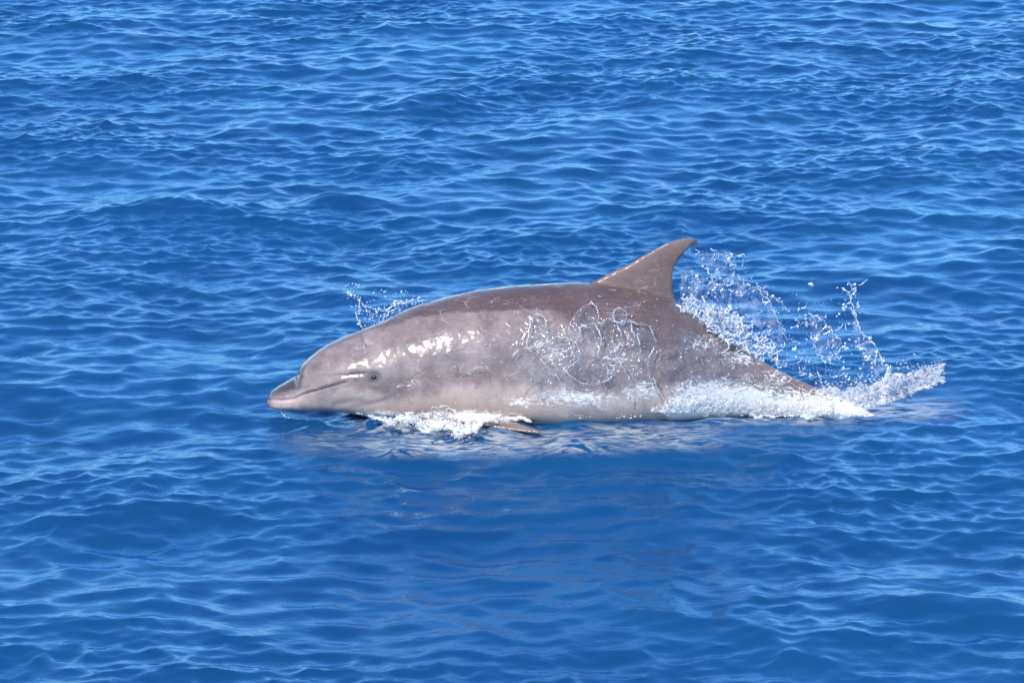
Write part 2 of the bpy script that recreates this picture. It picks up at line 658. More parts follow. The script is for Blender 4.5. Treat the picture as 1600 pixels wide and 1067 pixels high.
# ================================================================== the dolphin
TOP = [(416, 630), (418, 622), (423, 612), (435, 603), (450, 594), (462, 587), (466, 579), (471, 569), (482, 559),
       (500, 545), (530, 528.5), (560, 517), (590, 505), (620, 491), (650, 477), (700, 463), (750, 452),
       (800, 446), (850, 443), (900, 441), (950, 441), (1000, 448), (1050, 468), (1075, 484), (1100, 502),
       (1130, 523), (1160, 544), (1190, 563), (1220, 580), (1250, 595), (1280, 607), (1320, 625), (1360, 645),
       (1400, 660), (1440, 668)]
BOT = [(416, 632), (418, 635), (425, 638), (440, 640), (480, 640), (520, 641), (550, 644), (575, 649), (610, 656),
       (660, 661), (720, 663), (800, 663), (900, 663), (1000, 660), (1080, 656), (1150, 652), (1200, 651),
       (1250, 652), (1300, 658), (1340, 665), (1400, 675), (1440, 678)]
# half width as a share of half height
WID_R = [(416, 1.3), (425, 1.55), (445, 1.5), (462, 1.42), (475, 1.2), (500, 1.12), (540, 1.08), (600, 1.0),
         (700, 0.94), (850, 0.90), (1000, 0.84), (1080, 0.74), (1150, 0.62), (1230, 0.55), (1300, 0.62),
         (1360, 0.85), (1440, 1.2)]


def loft(rings, cap=True):
    n = len(rings[0])
    V = [p for r in rings for p in r]
    F = []
    for a in range(len(rings) - 1):
        for b in range(n):
            c = (b + 1) % n
            F.append((a * n + b, a * n + c, (a + 1) * n + c, (a + 1) * n + b))
    if cap:
        F.append(tuple(range(n))[::-1])
        F.append(tuple((len(rings) - 1) * n + q for q in range(n)))
    return V, F


def body_rings():
    us = np.concatenate([np.linspace(416.2, 480, 40), np.linspace(482, 1440, 230)])
    rings = []
    for u in us:
        w = 1.0 if u < 500 else 9.0
        vt = float(smoothcurve([u], TOP, w)[0])
        vb = float(smoothcurve([u], BOT, w)[0])
        if u < 425:                                       # rounded snout tip
            t = math.sqrt(max(0.0, 1 - ((425 - u) / 9.0) ** 2))
            m = 627.5
            vt, vb = m + (vt - m) * max(t, .25), m + (vb - m) * max(t, .25)
        r = float(smoothcurve([u], WID_R, 8)[0])
        c = at_y(u, (vt + vb) / 2)
        h = (vb - vt) / 2 * WID / 1600
        b = h / math.sqrt(CP ** 2 + (r * SP) ** 2)
        a = b * r
        ring = []
        melon = float(sstep(np.array(u), 436, 520) * (1 - sstep(np.array(u), 540, 640)))
        keel = float(sstep(np.array(u), 1050, 1200))
        for q in range(72):
            th = 2 * math.pi * q / 72
            cy, sz = math.cos(th), math.sin(th)
            beak = max(0.0, min(1.0, (u - 416) / 12)) * (1 - float(sstep(np.array(u), 478, 515)))
            pw = 1.0 - 0.18 * beak if sz > 0 else 1.0 - 0.28 * (1 - keel) * min(1.0, (u - 416) / 15)   # fuller below the middle
            cy, sz = math.copysign(abs(cy) ** pw, cy), math.copysign(abs(sz) ** pw, sz)
            wy = a * cy * (1 - 0.07 * sz)
            if keel:
                wy *= 1 - 0.28 * keel * abs(sz) ** 1.5
            if melon:                                     # narrower jaw below a full forehead
                wy *= 1 + melon * (-0.14 * sstep(np.array(-sz), -0.05, 0.7) + 0.04)
            ring.append((c.x, wy, c.z + b * sz))
        rings.append(ring)
    return rings


def foil_rings(profile, axis_fn, n=28):
    """fin from (lead, trail) chords: axis_fn(point, thickness offset) places it"""
    rings = []
    for lead, trail, thick in profile:
        ring = []
        for q in range(n):
            t = 2 * math.pi * q / n
            s = (1 - math.cos(t)) / 2                      # 0 at the leading edge
            th = thick * (1.25 * math.sqrt(max(s, 0)) * (1 - s) ** 0.9 + 0.02) * (1 if t < math.pi else -1)
            ring.append(axis_fn(lead, trail, s, th))
        rings.append(ring)
    return rings


def build_dolphin():
    V, F = loft(body_rings())

    def add(rings):
        v, f = loft(rings)
        n = len(V)
        V.extend(v)
        F.extend([tuple(i + n for i in q) for q in f])

    # dorsal fin, chords in photograph pixels (lead, trail), half thickness in metres
    dors = [((905, 470), (1085, 520), 0.075), ((916, 445), (1068, 490), 0.058), ((930, 438), (1055, 466), 0.046),
            ((955, 425.5), (1052, 448), 0.038),
            ((980, 414), (1051, 430), 0.032), ((1000, 402), (1055, 416), 0.026), ((1020, 391), (1062, 404), 0.021),
            ((1040, 380), (1071, 393), 0.016), ((1058, 374), (1080, 385), 0.011), ((1072, 371), (1089, 382), 0.009),
            ((1083, 371), (1093, 377.5), 0.006)]
    # even the chords out so that neighbouring rings stay close
    dense = []
    for a, b in zip(dors[:-1], dors[1:]):
        for t in np.linspace(0, 1, 5)[:-1]:
            dense.append(tuple(tuple(np.array(a[i]) * (1 - t) + np.array(b[i]) * t) if i < 2 else a[2] * (1 - t) + b[2] * t
                               for i in range(3)))
    dense.append(dors[-1])

    def dfn(l, t, s, th):
        p = at_y(l[0] + (t[0] - l[0]) * s, l[1] + (t[1] - l[1]) * s)
        return (p.x, th, p.z)
    add(foil_rings(dense, dfn))

    # flippers: root low on the chest, swept back and out
    for sd_ in (-1, 1):
        r0 = at_y(720, 640)
        base = np.array([r0.x, 0.13, 0.050])
        tip = np.array([r0.x + 0.33, 0.38, 0.014])
        prof = []
        for t in np.linspace(0, 1, 18):
            c = base + (tip - base) * t
            c[0] += 0.06 * math.sin(math.pi * t) * -1
            ch = 0.17 * (1 - t) ** 0.55 * (1 + 0.35 * math.sin(math.pi * t)) + 0.012
            prof.append((c, ch, 0.026 * (1 - t) + 0.004))
        rings = []
        for c, ch, tk in prof:
            ring = []
            for q in range(24):
                a = 2 * math.pi * q / 24
                s = (1 - math.cos(a)) / 2
                th = tk * (1.25 * math.sqrt(s) * (1 - s) ** 0.8 + 0.03) * (1 if a < math.pi else -1) + 0.0045 * math.sin(a)
                ring.append((c[0] + ch * (s - 0.45), sd_ * (c[1] - 0.35 * ch * (s - 0.45)), c[2] + th))
            rings.append(ring if sd_ > 0 else ring[::-1])
        add(rings)

    # flukes, spread level just under the surface
    e = at_y(1380, 664)
    for sd_ in (-1, 1):
        rings = []
        for t in np.linspace(0, 1, 20):
            y = 0.34 * t
            lead = e.x - 0.10 + 0.27 * t ** 1.3
            ch = 0.26 * (1 - t) ** 0.6 + 0.010
            tk = 0.030 * (1 - t) + 0.003
            z = e.z - 0.02 - 0.05 * t
            ring = []
            for q in range(24):
                a = 2 * math.pi * q / 24
                s = (1 - math.cos(a)) / 2
                th = tk * (1.25 * math.sqrt(s) * (1 - s) ** 0.8 + 0.03) * (1 if a < math.pi else -1) + 0.0045 * math.sin(a)
                ring.append((lead + ch * s, sd_ * (y - 0.02), z + th))
            rings.append(ring if sd_ > 0 else ring[::-1])
        add(rings)

    root = bpy.data.objects.new('dolphin', None)
    COL.objects.link(root)
    root.empty_display_size = 0.2
    tag(root, 'wet grey bottlenose dolphin leaping out of the blue sea with curved dorsal fin', 'dolphin')
    o = mesh_obj('body', V, F, M_SKIN, root)
    bm = bmesh.new()
    bm.from_mesh(o.data)
    bmesh.ops.recalc_face_normals(bm, faces=bm.faces)
    bm.to_mesh(o.data)
    bm.free()
    remeshed(o, 0.0052, 6, 0.5)

    # ---- creases of the head and the colour of the skin
    P = coords(o)
    Nn = normals(o)
    Q = P.copy()
    Q[:, 1] = -np.abs(Q[:, 1])                              # both sides alike
    u, v = project(Q)

    def line(pts, w, lo=None, hi=None):
        a = np.array(pts, dtype=float)
        vv = np.interp(u, a[:, 0], a[:, 1])
        d = np.exp(-((v - vv) / w) ** 2)
        f = sstep(u, a[0, 0] - 4, a[0, 0] + 4) * (1 - sstep(u, a[-1, 0] - 8, a[-1, 0] + 4))
        return d * f
    side = (P[:, 1] < 0.5) & (u < 640)
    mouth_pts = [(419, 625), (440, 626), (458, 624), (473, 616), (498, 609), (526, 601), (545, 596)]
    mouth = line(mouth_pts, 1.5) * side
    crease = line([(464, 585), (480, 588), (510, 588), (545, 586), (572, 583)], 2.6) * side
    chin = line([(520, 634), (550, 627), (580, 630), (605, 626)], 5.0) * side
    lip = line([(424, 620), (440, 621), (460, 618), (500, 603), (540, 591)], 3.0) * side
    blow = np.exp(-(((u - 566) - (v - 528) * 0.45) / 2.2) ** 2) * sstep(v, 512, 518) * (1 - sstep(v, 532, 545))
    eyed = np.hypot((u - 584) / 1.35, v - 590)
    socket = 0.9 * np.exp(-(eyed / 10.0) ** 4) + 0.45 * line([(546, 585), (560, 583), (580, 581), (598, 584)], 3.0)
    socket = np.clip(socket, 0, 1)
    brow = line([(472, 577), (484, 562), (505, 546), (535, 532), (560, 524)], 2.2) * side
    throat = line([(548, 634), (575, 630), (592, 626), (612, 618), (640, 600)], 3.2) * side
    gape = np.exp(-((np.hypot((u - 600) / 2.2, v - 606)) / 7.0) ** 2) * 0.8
    film_refraction = (line([(712, 586), (722, 590), (734, 586), (744, 582), (762, 581)], 1.8) + 0.8 * line([(612, 602), (640, 591), (655, 581), (668, 574), (682, 566)], 1.6)
             + 0.8 * line([(816, 628), (822, 614), (832, 602), (846, 596), (856, 586)], 3.0) + 0.6 * line([(764, 584), (768, 594), (771, 606)], 5.0))  # refraction at water-film edges, painted as dark lines on the skin
    disp = -0.0050 * mouth - 0.0040 * crease - 0.0025 * chin + 0.002 * lip - 0.003 * blow - 0.003 * socket
    # soft unevenness of a living body
    disp += 0.0011 * np.sin(P[:, 0] * 21 + P[:, 2] * 17) * np.sin(P[:, 2] * 29 - P[:, 0] * 8)
    # ragged trailing edge of the fin
    P2 = P + Nn * disp[:, None].astype(np.float32)
    o.data.vertices.foreach_set('co', P2.astype(np.float32).ravel())
    o.data.update()

    hgt = (v - smoothcurve(u, TOP, 9)) / np.maximum(smoothcurve(u, BOT, 9) - smoothcurve(u, TOP, 9), 4)
    jig = 5 * np.sin(u * 0.045 + 1) + 3 * np.sin(u * 0.11 + v * 0.05) + 2 * np.sin(u * 0.31)
    cape_line = smoothcurve(u, [(416, 606), (440, 611), (470, 605), (476, 572), (490, 552), (530, 532), (570, 520), (610, 507), (650, 494),
                                (720, 489), (800, 483), (860, 486), (900, 510), (960, 540), (1040, 540),
                                (1110, 556), (1180, 580), (1260, 606), (1320, 632)], 5)
    soft = interp(u, [(416, 4), (470, 4), (500, 6), (640, 2.5), (850, 3), (920, 26), (1060, 34), (1300, 14)])
    cape = 1 - sstep(v + jig * np.clip(soft / 20, 0.3, 1), cape_line - soft, cape_line + soft)
    cape *= interp(u, [(416, 1.0), (468, 1.0), (476, 0.35), (530, 0.45), (600, 0.9), (860, 1.0), (1000, 0.85), (1100, 0.6), (1250, 0.35)])
    bel_line = smoothcurve(u, [(416, 636), (430, 630), (470, 614), (540, 603), (600, 622), (680, 612), (770, 592), (850, 605), (950, 610),
                               (1050, 600), (1150, 600), (1260, 632)], 6)
    belly = sstep(v + jig * 0.8, bel_line - 9, bel_line + 14) * interp(u, [(416, .9), (540, .9), (640, .6), (760, .65), (840, .95), (900, .95), (1300, .8)])
    back_top = interp(u, [(880, 445), (940, 446), (1000, 452), (1050, 462), (1110, 470)])
    fin = (1 - sstep(v, back_top - 10, back_top + 8)) * (u > 890) * (u < 1110)
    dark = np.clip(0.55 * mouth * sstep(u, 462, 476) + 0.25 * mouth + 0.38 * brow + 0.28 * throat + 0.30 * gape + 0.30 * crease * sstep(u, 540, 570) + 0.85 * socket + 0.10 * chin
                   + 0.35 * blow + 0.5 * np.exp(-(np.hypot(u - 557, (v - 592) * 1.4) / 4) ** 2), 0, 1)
    dark = np.clip(dark + 0.5 * film_refraction, 0, 1)
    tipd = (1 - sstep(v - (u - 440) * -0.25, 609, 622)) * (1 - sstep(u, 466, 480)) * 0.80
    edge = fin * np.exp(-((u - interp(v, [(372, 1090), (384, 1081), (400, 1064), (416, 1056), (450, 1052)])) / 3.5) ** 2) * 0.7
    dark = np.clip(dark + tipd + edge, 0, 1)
    us_ = np.linspace(600, 1000, 200)
    cen = np.array([at_y(a, float(interp(a, TOP) + interp(a, BOT)) / 2)[:] for a in us_])
    bb = (interp(us_, BOT) - interp(us_, TOP)) / 2 * WID / 1600
    bx = np.interp(P[:, 0], cen[:, 0], bb)
    zx = np.interp(P[:, 0], cen[:, 0], cen[:, 2])
    ell = (np.abs(P[:, 1]) / (bx * 0.97)) ** 2 + ((P[:, 2] - zx) / bx) ** 2
    flip = sstep(ell, 1.62, 1.85) * (P[:, 2] < 0.09) * (u > 640) * (u < 900)
    belly = belly * (1 - flip)
    fin = np.maximum(fin, flip * 0.25)
    def blob(u0, v0, wu, wv, a):
        return a * np.exp(-((u - u0) / wu) ** 2 - ((v - v0) / wv) ** 2)
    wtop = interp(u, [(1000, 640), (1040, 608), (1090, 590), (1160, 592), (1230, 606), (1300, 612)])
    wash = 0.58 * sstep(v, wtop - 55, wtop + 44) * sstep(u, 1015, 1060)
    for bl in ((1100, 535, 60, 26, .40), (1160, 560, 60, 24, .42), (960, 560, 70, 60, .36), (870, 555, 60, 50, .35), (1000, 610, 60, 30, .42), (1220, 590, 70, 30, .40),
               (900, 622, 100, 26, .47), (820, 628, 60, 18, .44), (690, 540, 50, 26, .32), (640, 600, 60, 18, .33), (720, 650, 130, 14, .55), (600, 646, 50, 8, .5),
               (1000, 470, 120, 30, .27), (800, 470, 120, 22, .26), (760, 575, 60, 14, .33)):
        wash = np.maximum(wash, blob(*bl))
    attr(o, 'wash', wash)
    attr(o, 'ripple', 0.2 + 0.8 * sstep(u, 490, 550))
    run = np.zeros(len(u))
    for bl in ((900, 550, 75, 60, 1.0), (985, 560, 60, 70, 1.0), (1090, 560, 60, 45, .9), (1170, 590, 60, 35, .9), (850, 520, 30, 30, .9), (860, 610, 60, 30, .6),
               (790, 585, 50, 22, .3)):
        run = np.maximum(run, blob(*bl))
    attr(o, 'runoff', run)
    attr(o, 'cape', cape)
    attr(o, 'lip', np.clip(line([(422, 625), (440, 626.5), (458, 626)], 1.7) * 0.45 + 0.15 * line([(425, 633), (470, 626), (520, 612)], 5.0), 0, 1) * side)
    attr(o, 'belly', belly)
    attr(o, 'fin', fin * 0.9)
    attr(o, 'dark', dark)
    return root, o


DOLPHIN, BODY = build_dolphin()
BV = BVHTree.FromPolygons([v.co.copy() for v in BODY.data.vertices], [tuple(p.vertices) for p in BODY.data.polygons])


def on_body(u, v, lift=0.0):
    d = ray(u, v).normalized()
    h, n, i, dist = BV.ray_cast(CAM, d)
    if h is None:
        return None
    return h - d * lift


def place(u, v, lift=0.01, y=0.0):
    """a point seen at (u, v): just off the skin where the body is, else on the vertical plane y"""
    p = on_body(u, v, lift)
    return p if p is not None else at_y(u, v, y)


def uv_ball(rad, seg=20, ring=12):
    V, F = [], []
    for a in range(ring + 1):
        t = math.pi * a / ring
        for b in range(seg):
            q = 2 * math.pi * b / seg
            V.append((rad * math.sin(t) * math.cos(q), rad * math.sin(t) * math.sin(q), rad * math.cos(t)))
    for a in range(ring):
        for b in range(seg):
            c = (b + 1) % seg
            F.append((a * seg + b, (a + 1) * seg + b, (a + 1) * seg + c, a * seg + c))
    return V, F


ep = on_body(585, 590)
for sgn in (1, -1):
    Vb, Fb = uv_ball(0.0125)
    e = mesh_obj('eye', [(p[0] * 1.25, p[1] * 0.8, p[2] * 0.85) for p in Vb], Fb, M_EYE, DOLPHIN)
    e.location = (ep.x, (ep.y + 0.006) * sgn, ep.z)
    e['label'] = 'small dark eye above the end of the mouth line'


# ================================================================== spray, film and foam
from mathutils.geometry import delaunay_2d_cdt
rnd = random.Random(5)


class Water:
    """collects ligaments, drops and lumps of thrown water into one mesh"""

    def __init__(self):
        self.V, self.F = [], []

    def tube(self, pts, rad, seg=6):
        pts = [Vector(p) for p in pts]
        if len(pts) < 2:
            return
        base = len(self.V)
        n = len(pts)
        for i, p in enumerate(pts):
            t = (pts[min(i + 1, n - 1)] - pts[max(i - 1, 0)])
            if t.length < 1e-7:
                t = Vector((0, 0, 1))
            t.normalize()
            a = t.cross(Vector((0.31, 0.9, 0.27)))
            a.normalize()
            b = t.cross(a)
            r = rad[i] if isinstance(rad, (list, tuple)) else rad
            for q in range(seg):
                g = 2 * math.pi * q / seg
                self.V.append(p + a * (r * math.cos(g)) + b * (r * math.sin(g)))
        for i in range(n - 1):
            for q in range(seg):
                c = (q + 1) % seg
                self.F.append((base + i * seg + q, base + i * seg + c, base + (i + 1) * seg + c, base + (i + 1) * seg + q))
        self.F.append(tuple(base + q for q in range(seg))[::-1])
        self.F.append(tuple(base + (n - 1) * seg + q for q in range(seg)))

    def ball(self, c, r, stretch=1.0, d=None, seg=7, ring=5):
        c = Vector(c)
        z = Vector(d).normalized() if d is not None else Vector((rnd.gauss(0, 1), rnd.gauss(0, 1), rnd.gauss(0, 1))).normalized()
        x = z.orthogonal().normalized()
        y = z.cross(x)
        base = len(self.V)
        self.V.append(c + z * (r * stretch))
        for a in range(1, ring):
            t = math.pi * a / ring
            for b in range(seg):
                q = 2 * math.pi * b / seg
                self.V.append(c + x * (r * math.sin(t) * math.cos(q)) + y * (r * math.sin(t) * math.sin(q)) + z * (r * stretch * math.cos(t)))
        self.V.append(c - z * (r * stretch))
        end = len(self.V) - 1
        for b in range(seg):
            n = (b + 1) % seg
            self.F.append((base, base + 1 + b, base + 1 + n))
            self.F.append((end, base + 1 + (ring - 2) * seg + n, base + 1 + (ring - 2) * seg + b))
        for a in range(ring - 2):
            for b in range(seg):
                n = (b + 1) % seg
                self.F.append((base + 1 + a * seg + b, base + 1 + (a + 1) * seg + b, base + 1 + (a + 1) * seg + n, base + 1 + a * seg + n))

    def build(self, name, mat, voxel=None, smooth_it=2):
        o = mesh_obj(name, self.V, self.F, mat)
        if voxel:
            remeshed(o, voxel, smooth_it, 0.5)
        return o


def spline(ctrl, per=7):
    """Catmull-Rom through the control tuples"""
    c = [np.array(p, dtype=float) for p in ctrl]
    c = [2 * c[0] - c[1]] + c + [2 * c[-1] - c[-2]]
    out = []
    for i in range(1, len(c) - 2):
        for t in np.linspace(0, 1, per, endpoint=False):
            a, b, d, e = c[i - 1], c[i], c[i + 1], c[i + 2]
            out.append(0.5 * (2 * b + (d - a) * t + (2 * a - 5 * b + 4 * d - e) * t * t + (3 * b - a - 3 * d + e) * t ** 3))
    out.append(c[-2])
    return out


def strand(W, pix, y0, y1, r=0.003, jit=2.2, beads=0.35, lift=None):
    """a ligament of water through photograph pixels; its depth runs from y0 to y1"""
    P = spline(pix)
    n = len(P)
    pts, rad = [], []
    for i, p in enumerate(P):
        t = i / max(1, n - 1)
        u, v = p[0] + rnd.gauss(0, jit), p[1] + rnd.gauss(0, jit)
        q = None
        if lift is not None:
            q = on_body(u, v, lift)
        if q is None:
            q = at_y(u, v, y0 + (y1 - y0) * t + rnd.gauss(0, 0.006))
        pts.append(q)
        rad.append(r * rnd.uniform(0.35, 1.35) * (0.45 if i in (0, n - 1) else 1))
        if rnd.random() < beads:
            W.ball(q + Vector((rnd.gauss(0, .004), rnd.gauss(0, .004), rnd.gauss(0, .004))), r * rnd.uniform(1.0, 2.3), rnd.uniform(1, 1.5))
        if rnd.random() < beads * 0.9:
            W.ball(q + Vector((rnd.gauss(0, .018), rnd.gauss(0, .018), rnd.gauss(0, .018))), r * rnd.uniform(0.4, 1.0))
    # a break here and there
    a = 0
    while a < n - 1:
        b = min(n - 1, a + rnd.randint(4, 14))
        W.tube(pts[a:b + 1], rad[a:b + 1])
        a = b + (1 if rnd.random() < 0.4 else 0)


def inside(poly, x, y):
    c = False
    j = len(poly) - 1
    for i in range(len(poly)):
        if (poly[i][1] > y) != (poly[j][1] > y) and x < (poly[j][0] - poly[i][0]) * (y - poly[i][1]) / (poly[j][1] - poly[i][1]) + poly[i][0]:
            c = not c
        j = i
    return c


def scatter(poly, n, dens=None):
    xs_, ys_ = [p[0] for p in poly], [p[1] for p in poly]
    out = []
    while len(out) < n:
        x, y = rnd.uniform(min(xs_), max(xs_)), rnd.uniform(min(ys_), max(ys_))
        if inside(poly, x, y) and (dens is None or rnd.random() < dens(x, y)):
            out.append((x, y))
    return out


# ---- splash over the forehead
W = Water()
for pix in ([(538, 452), (548, 458), (560, 470), (563, 484), (558, 494), (563, 508), (566, 517)],
            [(560, 470), (574, 480), (590, 484), (604, 482), (618, 472), (630, 474), (640, 470)],
            [(606, 484), (624, 476), (640, 470), (655, 466)], [(570, 478), (580, 494), (590, 508)], [(600, 497), (612, 487), (625, 480)]):
    strand(W, pix, 0.03, 0.09, 0.0029, 1.6, 0.16)
for (u, v) in scatter([(556, 500), (600, 490), (660, 462), (668, 470), (620, 492), (575, 514)], 130):
    W.ball(at_y(u, v, rnd.uniform(0.0, 0.06)), rnd.uniform(0.0005, 0.0022), rnd.uniform(1, 2.2))
for (u, v) in scatter([(530, 440), (600, 450), (660, 458), (650, 472), (590, 500), (565, 512), (545, 480)], 110):
    W.ball(at_y(u, v, rnd.uniform(0.03, 0.14)), rnd.uniform(0.001, 0.0042) * rnd.random() ** 0.5, rnd.uniform(1, 1.6))
o = W.build('head_splash', M_SPRAY)
tag(o, 'thin curl of splash water rising off the forehead of the dolphin', 'splash', 'stuff')

# ---- spray thrown up behind the dorsal fin
W = Water()
ARCS = [[(1090, 392), (1098, 410), (1108, 424), (1112, 440), (1096, 452)], [(1112, 390), (1130, 398), (1148, 406), (1146, 420)],
        [(1062, 432), (1070, 425), (1084, 428), (1092, 440)], [(1110, 436), (1122, 446), (1138, 446), (1148, 438)],
        [(1150, 462), (1165, 455), (1185, 448), (1198, 452)], [(1152, 432), (1168, 446), (1186, 456), (1205, 474), (1216, 500), (1228, 524), (1246, 538)],
        [(1190, 454), (1212, 466), (1226, 478), (1236, 490)], [(1264, 490), (1284, 500), (1298, 512), (1306, 526), (1312, 538), (1306, 556), (1290, 563), (1276, 548), (1268, 524)],
        [(1240, 510), (1255, 506), (1270, 510)], [(1318, 446), (1330, 470), (1338, 498), (1346, 520), (1362, 534), (1374, 552), (1384, 574), (1394, 590)],
        [(1340, 530), (1350, 545), (1362, 560), (1366, 578), (1372, 592)], [(1326, 440), (1334, 452), (1332, 462)],
        [(1160, 520), (1172, 510), (1178, 506)], [(1100, 470), (1120, 480), (1130, 500), (1150, 512)], [(1076, 470), (1096, 486), (1112, 490), (1124, 508)],
        [(1092, 498), (1112, 508), (1130, 520), (1146, 516), (1160, 522)], [(1140, 520), (1150, 536), (1168, 540)]]
for pix in ARCS:
    strand(W, pix, rnd.uniform(0.0, 0.12), rnd.uniform(0.02, 0.2), rnd.uniform(0.0022, 0.0038), 2.0, 0.22)
for (u, v) in ((1342, 541), (1345, 546), (1352, 551), (1350, 556), (1357, 560), (1302, 541), (1322, 540), (1325, 544), (1341, 477), (1320, 478), (1318, 482),
               (1331, 454), (1336, 457), (1259, 494), (1266, 443), (1241, 545), (1266, 590), (1326, 590), (1335, 492), (1380, 560), (1386, 570), (1390, 578)):
    for _ in range(3):
        W.ball(at_y(u + rnd.gauss(0, 2), v + rnd.gauss(0, 2), 0.08), rnd.uniform(0.0025, 0.0062), rnd.uniform(1.1, 2.4))
SPOLY = [(1062, 385), (1150, 392), (1215, 452), (1290, 470), (1340, 440), (1350, 500), (1395, 590), (1330, 604), (1280, 600), (1210, 566), (1120, 505), (1066, 470)]


def sden(u, v):
    near = math.exp(-((v - interp(u, TOP)) / -45.0) ** 2)
    return 0.25 + 0.75 * near


for (u, v) in scatter(SPOLY, 1500, sden):                      # mist
    W.ball(at_y(u, v, rnd.uniform(-0.05, 0.22)), rnd.uniform(0.0004, 0.0011), rnd.uniform(1, 2.5), (rnd.gauss(.5, .4), 0, rnd.gauss(.5, .4)), 4, 3)
for (u, v) in scatter(SPOLY, 75, sden):                        # torn scraps of sheet
    c = at_y(u, v, rnd.uniform(0.0, 0.16))
    n_ = rnd.randint(4, 7)
    p = [c]
    d0 = Vector((rnd.gauss(0.6, 0.5), rnd.gauss(0, 0.3), rnd.gauss(-0.3, 0.7))).normalized()
    for _ in range(n_):
        d0 = (d0 + Vector((rnd.gauss(0, .45), rnd.gauss(0, .2), rnd.gauss(0, .45)))).normalized()
        p.append(p[-1] + d0 * rnd.uniform(0.004, 0.010))
    W.tube(p, [rnd.uniform(0.0006, 0.0034) * (1 - 0.8 * abs(2 * i / n_ - 1)) + 0.0005 for i in range(n_ + 1)])
for (u, v) in scatter(SPOLY, 420, sden):
    big = rnd.random()
    W.ball(at_y(u, v, rnd.uniform(-0.05, 0.22)), 0.0008 + 0.0042 * big ** 3.0, rnd.uniform(1, 1.9))
# broken lumps torn off along the back
for (u, v) in scatter([(1056, 462), (1080, 468), (1120, 482), (1160, 505), (1190, 530), (1215, 566), (1150, 545), (1100, 510), (1060, 482)], 240):
    c = place(u, v, 0.03, 0.06)
    p = [c]
    for _ in range(rnd.randint(2, 5)):
        p.append(p[-1] + Vector((rnd.gauss(0.004, 0.010), rnd.gauss(0, 0.006), rnd.gauss(0, 0.010))))
    W.tube(p, [rnd.uniform(0.0015, 0.0048) for _ in p])
    if rnd.random() < 0.4:
        W.ball(p[-1], rnd.uniform(0.003, 0.008))
o = W.build('tail_spray', M_SPRAY)
V_, F_ = [], []


def veil(A_, B_, ya, yb):
    pa, pb = spline(A_, 8), spline(B_, 8)
    n_ = min(len(pa), len(pb))
    m_ = 9
    b0 = len(V_)
    for i in range(n_):
        for j in range(m_):
            t = j / (m_ - 1)
            p = pa[i] * (1 - t) + pb[i] * t + np.array((rnd.gauss(0, .7), rnd.gauss(0, .7)))
            V_.append(at_y(p[0], p[1], ya + (yb - ya) * t + 0.018 * math.sin(i * 0.8 + 2.2 * t * math.pi)))
    for i in range(n_ - 1):
        for j in range(m_ - 1):
            q = b0 + i * m_ + j
            if rnd.random() < 0.9:
                F_.append((q, q + 1, q + m_ + 1, q + m_))


veil([(1060, 436), (1080, 428), (1112, 438), (1142, 458)], [(1064, 466), (1090, 480), (1120, 490), (1150, 508)], 0.05, 0.03)
veil([(1092, 395), (1112, 394), (1132, 400), (1148, 408)], [(1098, 412), (1110, 426), (1126, 440), (1148, 440)], 0.08, 0.06)
veil([(1152, 434), (1188, 456), (1214, 490), (1230, 524)], [(1136, 470), (1162, 492), (1192, 520), (1222, 548)], 0.1, 0.06)
veil([(1264, 490), (1290, 502), (1306, 524), (1312, 542)], [(1268, 524), (1274, 544), (1284, 556), (1300, 562)], 0.1, 0.1)
veil([(1336, 494), (1348, 520), (1364, 540), (1386, 574)], [(1330, 530), (1344, 552), (1356, 572), (1368, 592)], 0.12, 0.1)
vl = mesh_obj('water_veil', V_, F_, M_VEIL, o)
vl['kind'] = 'stuff'
tag(o, 'spray of drops and strands of water flung up behind the dorsal fin', 'spray', 'stuff')

# ---- sheet of torn water across the flank
W = Water()


def spatter(W, pix, r=0.0016, spread=2.6, lift=0.008, cover=0.75):
    """a torn rim of water: dashes and drops of many sizes along a curve"""
    P = spline(pix, 5)
    for a_, b_ in zip(P[:-1], P[1:]):
        for _ in range(2):
            if rnd.random() > cover:
                continue
            t = rnd.random()
            u, v = a_ + (b_ - a_) * t + np.array((rnd.gauss(0, spread), rnd.gauss(0, spread)))
            q = place(u, v, lift * rnd.random(), 0.0)
            q2 = place(u + (b_ - a_)[0] * rnd.uniform(0.2, 0.9), v + (b_ - a_)[1] * rnd.uniform(0.2, 0.9), lift * rnd.random(), 0.0)
            d = q2 - q
            L2 = min(d.length, 0.02)
            rr = r * (0.35 + 1.3 * rnd.random() ** 2)
            W.ball(q, rr, 1 + 0.5 * L2 / rr * rnd.random(), d if d.length > 1e-5 else None, 6, 4)


def rim(W, pix, r, lift):
    """smooth thickened edge of a sheet of water"""
    pts, rad = [], []
    k_ = rnd.uniform(0.3, 0.8)
    for i, p in enumerate(spline(pix, 7)):
        p = p + np.array((rnd.gauss(0, 0.9), rnd.gauss(0, 0.9)))
        q = on_body(p[0], p[1], lift)
        if q is None:
            q = at_y(p[0], p[1], -0.1)
        pts.append(q)
        rad.append(r * max(0.12, 0.55 + 0.5 * math.sin(i * k_) * math.sin(i * 0.23 + k_) + rnd.gauss(0, 0.16)))
    W.tube(pts, rad, 8)


